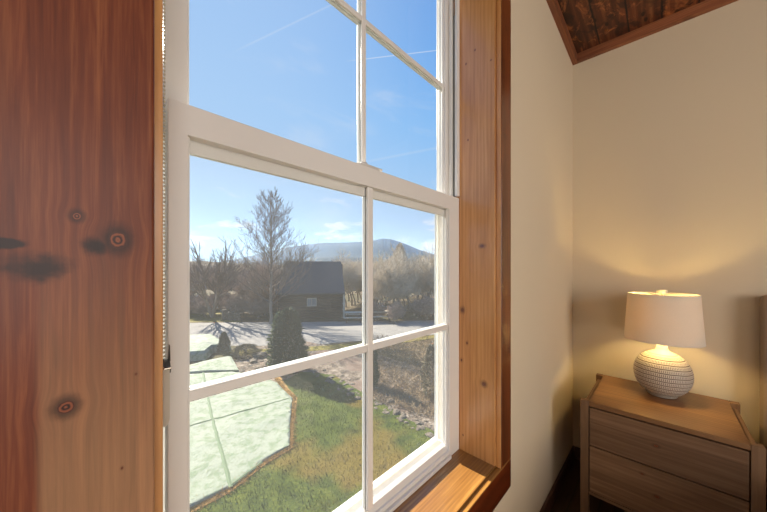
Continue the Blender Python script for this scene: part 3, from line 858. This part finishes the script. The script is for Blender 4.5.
evergreen('evergreen_shrub', gp(432, 398), 1.75, .34, 3500, 'tall brownish evergreen on the rocky slope at the right pane', M_NEEDLE3, 3, .3, .09)
evergreen('evergreen_shrub', gp(224, 352), 1.0, .30, 4000, 'small cone-shaped dark shrub beside the raised bank', M_NEEDLE3, 4, .6, .08)
evergreen('evergreen_shrub', gp(246, 356), .55, .62, 4000, 'low spreading dark shrub by the pale boulders', M_NEEDLE3, 6, .2, .08)
evergreen('evergreen_tree', spot(44, 400, z=GZ), 8.1, 2.5, 3000, 'pointed conifer rising above the bare trees right of the cabin', M_TWIG2, 7, .85, .34, cat='tree')

# ---- rocks
def rock_stone():
    t = NT('pale_fieldstone'); co = t.coord(); n = t.noise(co, 6, 5, .6)
    t.bsdf(t.ramp(n, [(.3, lin((70, 62, 54))), (.55, lin((104, 94, 82))), (.75, lin((134, 124, 110)))]), .9, spec=.2, bump=n, bstr=.5, bdist=.02)
    return t.m
M_ROCK = rock_stone()
def rock(loc, s, seed, label, group, sx=1.3, sz=.6):
    rn = random.Random(seed); bm = bmesh.new(); bmesh.ops.create_icosphere(bm, subdivisions=3, radius=1)
    off = Vector((seed * 3.3, 0, 0))
    for v in bm.verts:
        k = 1 + .45 * mnoise.noise(v.co * 1.5 + off) + .30 * abs(mnoise.noise(v.co * 3.1 + off))
        v.co = Vector((v.co.x * k * sx, v.co.y * k, v.co.z * k * sz))
    o = new_obj('rock', bm, M_ROCK); o.location = (loc.x, loc.y, GZ + s * sz * .45); o.scale = (s, s, s); o.rotation_euler = (0, 0, rn.uniform(0, 6))
    tag(o, label, 'rock', group); return o
rock(gp(261, 357), .26, 2, 'largest pale flat boulder between the low shrub and the tall evergreen', None)
rock(gp(253, 362), .17, 3, 'smaller pale boulder in front of the largest boulder', None)
rock(gp(268, 364), .15, 4, 'small grey boulder at the foot of the olive shrub', None)
r0 = rock(gp(390, 402), .10, 5, 'fist-sized pale stone scattered on the rocky bed', 'stones scattered on the rocky bed')
def r_copy(p, s):
    c = r0.copy(); COL.objects.link(c); c.location = (p.x, p.y, GZ + s * .27); c.scale = (s, s, s * rnd.uniform(.7, 1.2)); c.rotation_euler = (0, 0, rnd.uniform(0, 6.28))
for k in range(190):
    px = rnd.uniform(232, 455)
    if px < 300: py = rnd.uniform(352, 374) if px > 240 else rnd.uniform(355, 362)
    else:
        e = 372 + (px - 300) * .52; py = e - abs(rnd.gauss(0, 9)) - 2
        py = max(py, 350)
    r_copy(gp(px, py), rnd.uniform(.03, .075) * (1 if rnd.random() < .9 else 1.6))
# dry stalks and twigs on the slope
vs, fs = [], []
for k in range(9000):
    px = rnd.uniform(370, 470); py = rnd.uniform(336, 400 + (px - 370) * .3)
    p = gp(px, py); a = rnd.uniform(0, 6.28); L = rnd.uniform(.08, .32)
    d = Vector((math.cos(a) * .9, math.sin(a) * .9, rnd.uniform(.1, 1.0))).normalized() * L
    tube(vs, fs, p, p + d, .009, .003, 3)
tag(raw_obj('dry_grass', vs, fs, plain('dry_stalk', (136, 116, 88), .95, .2)), 'dry tan grass stalks on the rocky slope', 'grass', kind='stuff')
vs, fs = [], []
for k in range(60000):
    x = rnd.uniform(.0, 12); y = rnd.uniform(1.6, 14)
    # lawn blades only where the lawn is
    dd = Vector((x, y, 0)); D = x * CT + y * ST
    if D < 3: continue
    px = 383.5 + F * (x * ST - y * CT) / D; py = 269 + G * F / D
    if py > 530 or px < 180 or px > 480: continue
    if py < 384 + max(0, (px - 335)) * .52: continue
    if px < 293 and py < 449 : continue
    if px < 293 and py < 449 + (291 - px) * .62 : continue
    b = len(vs); a = rnd.uniform(0, 6.28); hgt = rnd.uniform(.03, .08); w = .006
    p = Vector((x, y, GZ + .018)); q = Vector((math.cos(a), math.sin(a), 0))
    tip = p + q * rnd.uniform(0, .05) + Vector((0, 0, hgt)); s = Vector((-q.y, q.x, 0)) * w
    vs += [p - s, p + s, tip]; fs.append((b, b + 1, b + 2))
tgm = ground_mat('grass_blade', [(38, 50, 12), (68, 82, 24), (98, 104, 38), (108, 90, 36)], 2.0, 18, .0)
tag(raw_obj('lawn_grass', vs, fs, tgm), 'short green grass blades across the lawn', 'grass', kind='stuff')

# ---- cabin
M_LOG = wood('dark_log_wall', (34, 26, 22), (62, 48, 40), (84, 68, 56), 'xz', across=6, seed=3, rough=.8, coat=0)
M_ROOF = plain('charcoal_shingle', (70, 70, 74), .8, .12, 3, .3)
Dc = 25.0
pR = spot(Dc, 343.5, z=GZ); pL = spot(Dc - .9, 278, z=GZ)
ax = (pR - pL); ax.z = 0; W = ax.length; ang = math.atan2(ax.y, ax.x)
cab = tag(empty('cabin', ((pR.x + pL.x) / 2, (pR.y + pL.y) / 2, GZ), ang), 'dark brown log cabin with steep charcoal roof beyond the drive', 'cabin')
eave = H + (269 - 292) / F * Dc - GZ; ridge = H + (269 - 263.5) / F * Dc - GZ + .1
dep = 5.0
bm = bmesh.new()
# logs along the front, gables as prism
nlog = 9
for k in range(nlog):
    z0 = eave / nlog * k; box(bm, -W / 2, W / 2, -.04 + .0, .16, z0, z0 + eave / nlog, .06, 2)
prism(bm, [(.1, 0), (.1, eave), (dep / 2, ridge - .1), (dep, eave), (dep, 0)], 'x', -W / 2 + .03, W / 2 - .03)
new_obj('wall', bm, M_LOG, cab)
bm = bmesh.new()
ov = .42
sl = (ridge - eave) / (dep / 2)
prism(bm, [(-ov, eave - ov * sl * .35), (dep / 2, ridge), (dep / 2, ridge + .14), (-ov - .03, eave - ov * sl * .35 + .12)], 'x', -W / 2 - .12, W / 2 + .12)
prism(bm, [(dep + ov, eave - ov * sl * .35), (dep / 2, ridge), (dep / 2, ridge + .14), (dep + ov + .03, eave - ov * sl * .35 + .12)], 'x', -W / 2 - .12, W / 2 + .12)
rf = new_obj('roof', bm, M_ROOF, cab)
# taper the ridge so the verge leans in as on the real roof
for v in rf.data.vertices:
    if v.co.y > dep / 2 - .01 and v.co.y < dep / 2 + .01: v.co.x *= .90
M_WIN = plain('cabin_window_glass', (120, 124, 128), .15)
M_TRIM = plain('pale_window_trim', (176, 168, 152), .7)
for (x0, x1, z0, z1) in ((W / 2 - 3.05, W / 2 - 2.35, 1.15, 1.75), (W / 2 - 1.4, W / 2 - 1.15, .15, 2.0)):
    bm = bmesh.new(); box(bm, x0 - .06, x0, -.09, -.03, z0 - .06, z1 + .06); box(bm, x1, x1 + .06, -.09, -.03, z0 - .06, z1 + .06)
    box(bm, x0, x1, -.09, -.03, z1, z1 + .06); box(bm, x0, x1, -.09, -.03, z0 - .06, z0); box(bm, (x0 + x1) / 2 - .02, (x0 + x1) / 2 + .02, -.085, -.035, z0, z1)
    f = new_obj('window', bm, M_LOG if z1 > 1.9 else M_TRIM, cab)
    bm = bmesh.new(); box(bm, x0, x1, -.07, -.045, z0, z1); new_obj('pane', bm, M_LOG if z1 > 1.9 else M_WIN, f)
bm = bmesh.new(); box(bm, W / 2 - .05, W / 2 + .12, -.12, .05, 0, eave, .01); pc = new_obj('corner_post', bm, M_TRIM, cab)

# ---- picnic tables by the drive
M_PALEW = plain('weathered_pale_board', (182, 168, 146), .8, .1)
def picnic(loc, L, rz, label):
    root = tag(empty('picnic_table', loc, rz), label, 'table')
    bm = bmesh.new(); box(bm, -L / 2, L / 2, -.38, .38, .72, .78, .01); new_obj('tabletop', bm, M_PALEW, root)
    for s in (-1, 1):
        bm = bmesh.new(); box(bm, -L / 2, L / 2, s * .78 - .14, s * .78 + .14, .42, .47, .01); new_obj('bench', bm, M_PALEW, root)
        for q in (-1, 1):
            v, f = [], []
            tube(v, f, Vector((q * L * .36, s * .62, 0)), Vector((q * L * .36, s * .16, .74)), .05, .05, 5); raw_obj('leg', v, f, M_LOG, root)
picnic(spot(23.3, 354, z=GZ), 1.5, -.75, 'pale-topped picnic table by the drive just right of the cabin')
picnic(spot(23.8, 381, z=GZ), 1.9, -.75, 'weathered picnic table by the drive in front of the right thicket')
# stone posts on the meadow edge
for k, (px, D, hh) in enumerate(((225, 24.2, .85), (231, 24.0, .7), (237, 23.8, .6))):
    bm = bmesh.new(); box(bm, -.22, .22, -.2, .2, 0, hh, .05, 2)
    for v in bm.verts: v.co += mnoise.noise_vector(v.co * 3 + Vector((k, 0, 0))) * .05
    o = new_obj('stone_post', bm, M_ROCK); o.location = spot(D, px, z=GZ)
    tag(o, ['tallest grey stone post at the end of the yellow meadow', 'middle grey stone post beside the meadow', 'shortest stone post nearest the thicket'][k], 'post')

# ---- mountains
def ridge_obj(name, pts, D, depth, mat, seed):
    bm = bmesh.new(); cols = []
    xs = []
    for i in range(len(pts) - 1):
        n = 14
        for k in range(n): 
            t_ = k / n; a, b = pts[i], pts[i + 1]; xs.append((a[0] + (b[0] - a[0]) * t_, a[1] + (b[1] - a[1]) * t_))
    xs.append(pts[-1])
    rows = 16
    for (px, py) in xs:
        top = (269 - py + .8 * mnoise.noise(Vector((px * .09, seed, 0))) + .5 * mnoise.noise(Vector((px * .35, seed, 4)))) / F * D + H
        c = []
        for r in range(rows):
            tt = r / (rows - 1); Dd = D - depth * (1 - tt)
            z = GZ + (top - GZ) * (tt ** 1.25)
            p = spot(Dd, px, z=0)
            z += (1 - tt) * tt * 4 * 26 * mnoise.noise(Vector((p.x * .004, p.y * .004, seed)))
            c.append(bm.verts.new((p.x, p.y, max(z, GZ - 1))))
        p = spot(D + depth * .6, px, z=GZ - 2); c.append(bm.verts.new(p))
        cols.append(c)
    for a, b in zip(cols, cols[1:]):
        for r in range(rows): bm.faces.new((a[r], b[r], b[r + 1], a[r + 1]))
    return struct(new_obj(name, bm, mat, None, True))
M_MTN = ground_mat('wooded_mountain', [(34, 42, 42), (48, 56, 54), (62, 68, 64)], .01, .06, .5, bdist=3)
M_HILL = ground_mat('wooded_foothill', [(66, 60, 54), (92, 84, 74), (112, 102, 90)], .03, .2, .5, bdist=2)
ridge_obj('mountain_ridge', [(40, 262), (190, 264), (225, 262), (258, 254), (290, 247), (318, 243), (345, 242.5), (372, 241), (383, 238), (394, 240), (408, 245), (420, 250), (440, 256), (500, 262), (620, 266)], 1900, 800, M_MTN, 1)
ridge_obj('foothill', [(40, 267), (190, 268), (250, 266), (300, 264), (360, 262), (420, 263), (470, 266), (620, 268)], 700, 350, M_HILL, 5)

# ---- haze hanging over the valley
t = NT('valley_haze')
vsn = t.n('ShaderNodeVolumeScatter'); vsn.inputs['Color'].default_value = (.27, .50, 1.0, 1); vsn.inputs['Density'].default_value = .00032; vsn.inputs['Anisotropy'].default_value = .25
t.l(vsn.outputs[0], t.out.inputs['Volume'])
bm = bmesh.new(); box(bm, -900, 2500, 720, 2900, GZ + .2, 235)
hz = tag(new_obj('valley_haze', bm, t.m), 'thin bluish haze hanging in front of the mountains', 'haze', kind='stuff')

# ================================================================== SKY AND LIGHT
w = bpy.data.worlds.new('sky'); sc.world = w; w.use_nodes = True
nt = w.node_tree; nt.nodes.clear()
class WT(NT):
    def __init__(s, tree): s.t = tree
W_ = WT(nt)
geo = W_.n('ShaderNodeTexCoord').outputs['Generated']
sp = W_.n('ShaderNodeSeparateXYZ'); W_.l(geo, sp.inputs[0]); X, Y, Z = sp.outputs
grad = W_.ramp(W_.math('MAXIMUM', Z, 0.0), [(0.0, lin((196, 214, 240))), (.10, lin((180, 209, 244))), (.28, lin((166, 209, 252))), (.46, lin((128, 190, 251))), (.62, lin((88, 164, 243))), (1.0, lin((40, 104, 210)))])
# paler towards the sun
SUN_AZ = Vector((-.02, 1.0, 0)).normalized(); EL = R(33)
sd = Vector((SUN_AZ.x * math.cos(EL), SUN_AZ.y * math.cos(EL), math.sin(EL)))
dp = W_.n('ShaderNodeVectorMath', operation='DOT_PRODUCT'); W_.l(geo, dp.inputs[0]); dp.inputs[1].default_value = sd
glow = W_.sm(dp.outputs['Value'], .5, 1.0)
col = W_.mix(W_.math('MULTIPLY', glow, .7), grad, lin((192, 220, 252)))
# low clouds
cl = W_.noise(W_.scalev(geo, 3.0, 3.0, 9.0, (2.2, .7, .3)), 1.6, 6, .6)
msk = W_.math('MULTIPLY', W_.sm(cl, .54, .66), W_.math('SUBTRACT', 1.0, W_.sm(Z, .10, .34)))
col = W_.mix(W_.math('MULTIPLY', msk, .8), col, lin((244, 246, 250)))
ci = W_.noise(W_.scalev(geo, 1.2, 2.2, 5.0, (.3, .9, .1)), 2.0, 5, .6, .5)
col = W_.mix(W_.math('MULTIPLY', W_.sm(ci, .52, .75), .22), col, lin((236, 240, 250)))
# contrails: narrow great-circle bands between two sighted directions
def direc(px, py):
    return (spot(1, px, py) - Vector((0, 0, H))).normalized()
for (a, b, wdt, st) in (((365, 59), (440, 50), .0022, .42), ((250, 44), (333, 4), .0035, .16), ((375, 160), (436, 148), .007, .12)):
    da, db = direc(*a), direc(*b); nn = da.cross(db).normalized(); mid = (da + db).normalized()
    d1 = W_.n('ShaderNodeVectorMath', operation='DOT_PRODUCT'); W_.l(geo, d1.inputs[0]); d1.inputs[1].default_value = nn
    d2 = W_.n('ShaderNodeVectorMath', operation='DOT_PRODUCT'); W_.l(geo, d2.inputs[0]); d2.inputs[1].default_value = mid
    line = W_.math('SUBTRACT', 1.0, W_.sm(W_.math('ABSOLUTE', d1.outputs['Value']), 0, wdt))
    c0 = mid.dot(da)
    seg = W_.sm(d2.outputs['Value'], c0 - .01, c0 + .004)
    col = W_.mix(W_.math('MULTIPLY', W_.math('MULTIPLY', line, seg), st), col, lin((246, 248, 252)))
below = W_.sm(Z, -.05, 0.0)
col = W_.mix(below, lin((120, 116, 96)), col)
bg = W_.n('ShaderNodeBackground'); W_.l(col, bg.inputs[0]); bg.inputs[1].default_value = 1.0
wo = W_.n('ShaderNodeOutputWorld'); W_.l(bg.outputs[0], wo.inputs[0])

sun = bpy.data.lights.new('sun', 'SUN'); sun.energy = 18; sun.angle = R(.53); sun.color = (1, .93, .80)
so = bpy.data.objects.new('sun', sun); COL.objects.link(so)
so.rotation_euler = (-sd).to_track_quat('-Z', 'Y').to_euler()

def area(name, loc, target, sx, sy, e, col):
    l = bpy.data.lights.new(name, 'AREA'); l.shape = 'RECTANGLE'; l.size = sx; l.size_y = sy; l.energy = e; l.color = col
    o = bpy.data.objects.new(name, l); COL.objects.link(o); o.location = loc
    o.rotation_euler = (Vector(target) - Vector(loc)).to_track_quat('-Z', 'Y').to_euler()
    return o
area('room_fill', (-.55, -3.45, 1.6), (.1, .4, 1.35), 1.9, 2.0, 88, (1, .97, .95))  # added fill behind the camera, no window built there
area('side_fill', (-3.05, -1.6, 1.7), (1.2, -.4, 1.2), 1.6, 1.6, 17, (1, .95, .90))  # weaker fill added from the far end

# ================================================================== CAMERA
cam = bpy.data.cameras.new('camera'); co_ = bpy.data.objects.new('camera', cam); COL.objects.link(co_)
cam.sensor_width = 36; cam.lens = F / 767 * 36; cam.shift_y = 13 / 767
cam.clip_start = .01; cam.clip_end = 10000
co_.location = (0, 0, H); co_.rotation_euler = (math.pi / 2, 0, TH - math.pi / 2)
sc.camera = co_
vs_ = sc.view_settings; vs_.view_transform = 'Standard'; vs_.look = 'None'; vs_.exposure = 0.0; vs_.gamma = 1; vs_.use_curve_mapping = False
